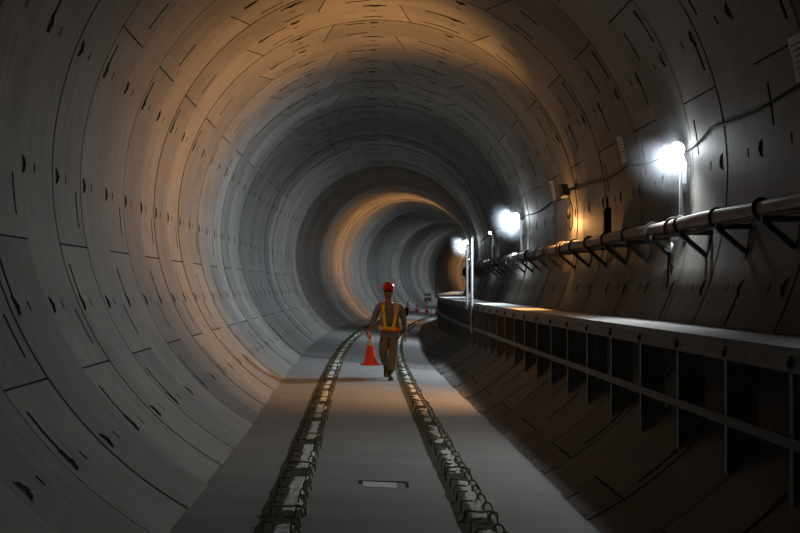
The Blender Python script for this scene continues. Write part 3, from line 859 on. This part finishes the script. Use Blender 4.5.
    for sfx, hp_, kn, an, to in (('R', hipR, knR, anR, toR), ('L', hipL, knL, anL, toL)):
        tn['hp' + sfx] = (hp_ + V((0, 0, -.06)), .114, .118); tn['th' + sfx] = (hp_.lerp(kn, .5), .106, .106); tn['kn' + sfx] = (kn, .090, .09)
        tn['cf' + sfx] = (kn.lerp(an, .4), .086, .086); tn['cu' + sfx] = (kn.lerp(an, .86), .078, .08)
        te += chain('pel', 'hp' + sfx, 'th' + sfx, 'kn' + sfx, 'cf' + sfx, 'cu' + sfx)
    skin_obj('trousers', tn, te, M['trousers'], root, 'pel')
    # boots
    for sfx, an, to in (('R', anR, toR), ('L', anL, toL)):
        d = (to - an); heel = an + V((0, .045, 0)) - V((0, 0, .045)) if sfx == 'L' else an + V((0, .06, .0))
        bn = {'a': (an + (V((0, 0, .10)) if sfx == 'L' else (knR - anR).normalized() * .10), .050, .050), 'b': (an, .052, .054), 'c': (an.lerp(to, .5) - V((0, 0, .005)), .048, .046), 'd': (to, .045, .036)}
        bo = skin_obj('boot', bn, chain('a', 'b', 'c', 'd'), M['boot'], root, 'b')
        m = MB()
        if sfx == 'L':
            prof = [(-.045, .06), (.045, .06), (.05, -.08), (.052, -.15), (.04, -.215), (.0, -.235), (-.04, -.215), (-.05, -.15), (-.046, -.08)]
            vs = [an + V((x, y, -an.z + .0)) for x, y in prof] + [an + V((x, y, -an.z + .026)) for x, y in prof]
        else:
            ax = d.normalized(); up = V((0, 1, 0)) - ax * ax.y; up.normalize(); nrm = up
            prof = [(-.045, -.05), (.045, -.05), (.05, .08), (.05, .14), (.035, .205), (-.035, .205), (-.05, .14), (-.048, .08)]
            vs = [an + V((x, 0, 0)) + ax * y + nrm * .058 for x, y in prof] + [an + V((x, 0, 0)) + ax * y + nrm * .034 for x, y in prof]
        k = len(vs) // 2
        m.add(vs, [tuple(range(k)), tuple(range(2 * k - 1, k - 1, -1))] + [(i, (i + 1) % k, k + (i + 1) % k, k + i) for i in range(k)])
        m.build('sole', M['sole'], bo)
    # reflective harness: two shoulder straps that meet a broad belt
    hv = empty('harness', (0, 0, 0)); hv.parent = root
    def strap(pts, w, mt, name):
        m = MB(); vs = []; fs = []
        for i, (p, nrm) in enumerate(pts):
            a = V(pts[max(i - 1, 0)][0]); b = V(pts[min(i + 1, len(pts) - 1)][0]); d = (b - a).normalized(); nn = V(nrm).normalized(); u = d.cross(nn).normalized()
            for q, t in ((-1, 0), (1, 0), (1, 1), (-1, 1)): vs.append(V(p) + u * q * w / 2 + nn * (.009 if t else -.004))
        for i in range(len(pts) - 1):
            for q in range(4): fs.append((i * 4 + q, i * 4 + (q + 1) % 4, (i + 1) * 4 + (q + 1) % 4, (i + 1) * 4 + q))
        fs += [(0, 1, 2, 3), tuple(len(vs) - 4 + q for q in (3, 2, 1, 0))]
        m.add(vs, fs); return m.build(name, M[mt], hv)
    zb = .955
    fy = -.155
    for x0, x1, nm in ((-.118, -.085, 'R'), (.118, .055, 'L')):
        pts = [((x1, fy + .002, zb), (0, -1, 0)), (((x0 + x1) / 2 - (.0 if nm == 'R' else -.01), fy - .012, 1.15), (0, -1, .05)), ((x0, fy - .004, 1.27), (0, -1, .2)), ((x0 * 1.0, -.115, 1.38), (0, -.8, .7)), ((x0 * .98, -.03, 1.432), (0, 0, 1)), ((x0 * .95, .06, 1.39), (0, .8, .7)), ((x0 * .6, .12, 1.2), (0, 1, 0)), ((x0 * .2, .12, zb), (0, 1, 0))]
        strap(pts, .050, 'vest_y', 'shoulder_strap')
        strap([(V(p) + V((x0 / abs(x0) * .031, .003, 0)), n) for p, n in pts[:6]], .012, 'vest_o', 'strap_edging')
    ring = []
    for i in range(25):
        a = 2 * pi * i / 24; ring.append(((.196 * cos(a), .152 * sin(a) - .008, zb - .012 * cos(a)), (cos(a), sin(a), 0)))
    strap(ring, .058, 'vest_y', 'belt')
    strap([(V(p) + V((0, 0, -.036)), n) for p, n in ring], .028, 'vest_o', 'belt_edging')
    strap([(V(p) + V((0, 0, .030)), n) for p, n in ring], .014, 'vest_o', 'belt_edging')
    m = MB(); m.box((.15, -.12, .93), (.075, .03, .075)); m.build('red_flap', M['vest_o'], hv)
    # a name tag and a dark pocket pen on the chest
    m = MB(); m.box((-.07, -.165, 1.30), (.035, .01, .022)); m.build('chest_tag', M['black'], root)
    return root
worker()
def worker_things():
    b = PERS
    o = empty('work_glove', b + Vector((.118, -.168, 1.30)), 0, 'pale tan glove tucked under the harness strap on the worker\'s shoulder', 'glove')
    m = MB(); m.lathe([(.02, -.085), (.040, -.07), (.046, -.01), (.044, .05), (.030, .085), (.01, .095)], (0, 0, 0), 12, sx=1.0, sy=.45); m.build('palm', M['glove'], o, True)
    m = MB()
    for i in range(4): m.tube([(-.03 + .02 * i, -.005, .06), (-.032 + .021 * i, -.006, .10), (-.03 + .02 * i, .004, .125)], [.012, .011, .008], 6)
    m.build('finger', M['glove'], o, True)
    o = empty('handheld_radio', b + Vector((.318, .01, 1.29)), 0, 'black radio with stub aerial at the worker\'s upper arm', 'radio')
    m = MB(); m.box((0, 0, -.03), (.055, .04, .15)); m.box((0, -.022, -.05), (.04, .006, .06)); m.build('radio_case', M['black'], o)
    m = MB(); m.tube([(.012, 0, .04), (.016, 0, .10), (.02, 0, .165)], [.010, .009, .006], 8); m.build('aerial', M['black'], o, True)
    m = MB(); m.lathe([(.009, 0), (.009, .02)], (-.015, 0, .045), 8); m.build('knob', M['black'], o)
worker_things()

# ------------------------------------------------------------------ lamp glare, world, camera
def glare_haze():  # scatter balls added to imitate lens bloom round three lamps
    m = bpy.data.materials.new('lamp_glare_air'); m.use_nodes = True; nt = m.node_tree
    nt.nodes.remove(nt.nodes['Principled BSDF'])
    vs = nt.nodes.new('ShaderNodeVolumeScatter'); vs.inputs['Anisotropy'].default_value = 0
    vs.inputs['Color'].default_value = (.85, .93, 1, 1)
    nt.links.new(vs.outputs[0], nt.nodes['Material Output'].inputs['Volume'])
    tc = nt.nodes.new('ShaderNodeTexCoord'); ln = nt.nodes.new('ShaderNodeVectorMath'); ln.operation = 'LENGTH'
    nt.links.new(tc.outputs['Object'], ln.inputs[0])
    mr = nt.nodes.new('ShaderNodeMapRange'); mr.inputs['From Min'].default_value = .05; mr.inputs['From Max'].default_value = .6; mr.inputs['To Min'].default_value = 1; mr.inputs['To Max'].default_value = 0
    nt.links.new(ln.outputs['Value'], mr.inputs['Value'])
    pw = nt.nodes.new('ShaderNodeMath'); pw.operation = 'POWER'; pw.inputs[1].default_value = 2.0; nt.links.new(mr.outputs[0], pw.inputs[0])
    ml = nt.nodes.new('ShaderNodeMath'); ml.operation = 'MULTIPLY'; ml.inputs[1].default_value = .5; nt.links.new(pw.outputs[0], ml.inputs[0])
    nt.links.new(ml.outputs[0], vs.inputs['Density'])
    for s, lat, z, r, lb in ((13.4, 2.99, LZ + .035, .62, 'nearest'), (27.0, 2.92, LZ + .07, .62, 'second'), (42.5, 2.74, ZF + .36, .62, 'third')):
        mb = MB(); mb.lathe([(max(r * sin(pi * i / 16), .0005), -r * cos(pi * i / 16)) for i in range(17)], (0, 0, 0), 28)
        th = F(s)[0]; c0 = P(s, lat, z); mb.v = [tuple(v) for v in mb.v]
        for i, v in enumerate(mb.v):        # it ends at the wall
            off = v[0] * cos(th) - v[1] * sin(th); lim = wall_x(z + v[2]) - lat - .03
            if off > lim: mb.v[i] = (v[0] - (off - lim) * cos(th), v[1] + (off - lim) * sin(th), v[2])
        o = mb.build('glare_haze', m, None, True, loc=P(s, lat, z)); tag(o, 'added scatter ball standing in for lens glare around the %s white lamp on the right wall' % lb, 'glare_haze'); o['kind'] = 'stuff'
glare_haze()

w = bpy.data.worlds.new('world'); sc.world = w; w.use_nodes = True
bg = w.node_tree.nodes['Background']; bg.inputs[0].default_value = (.62, .78, 1.0, 1); bg.inputs[1].default_value = 0.008

cd = bpy.data.cameras.new('camera'); cam = bpy.data.objects.new('camera', cd); COL.objects.link(cam); sc.camera = cam
cd.sensor_width = 36; cd.lens = 1300.4 / 800 * 36; cd.clip_end = 400; cd.clip_start = .05
cam.location = (-.3257, 0, ZF - 1.0874)
yaw, pitch = .03251, .01709
d = Vector((sin(yaw) * cos(pitch), cos(yaw) * cos(pitch), sin(pitch)))
cam.rotation_euler = d.to_track_quat('-Z', 'Y').to_euler()
sc.view_settings.view_transform = 'Standard'; sc.view_settings.look = 'None'; sc.view_settings.exposure = 0.0
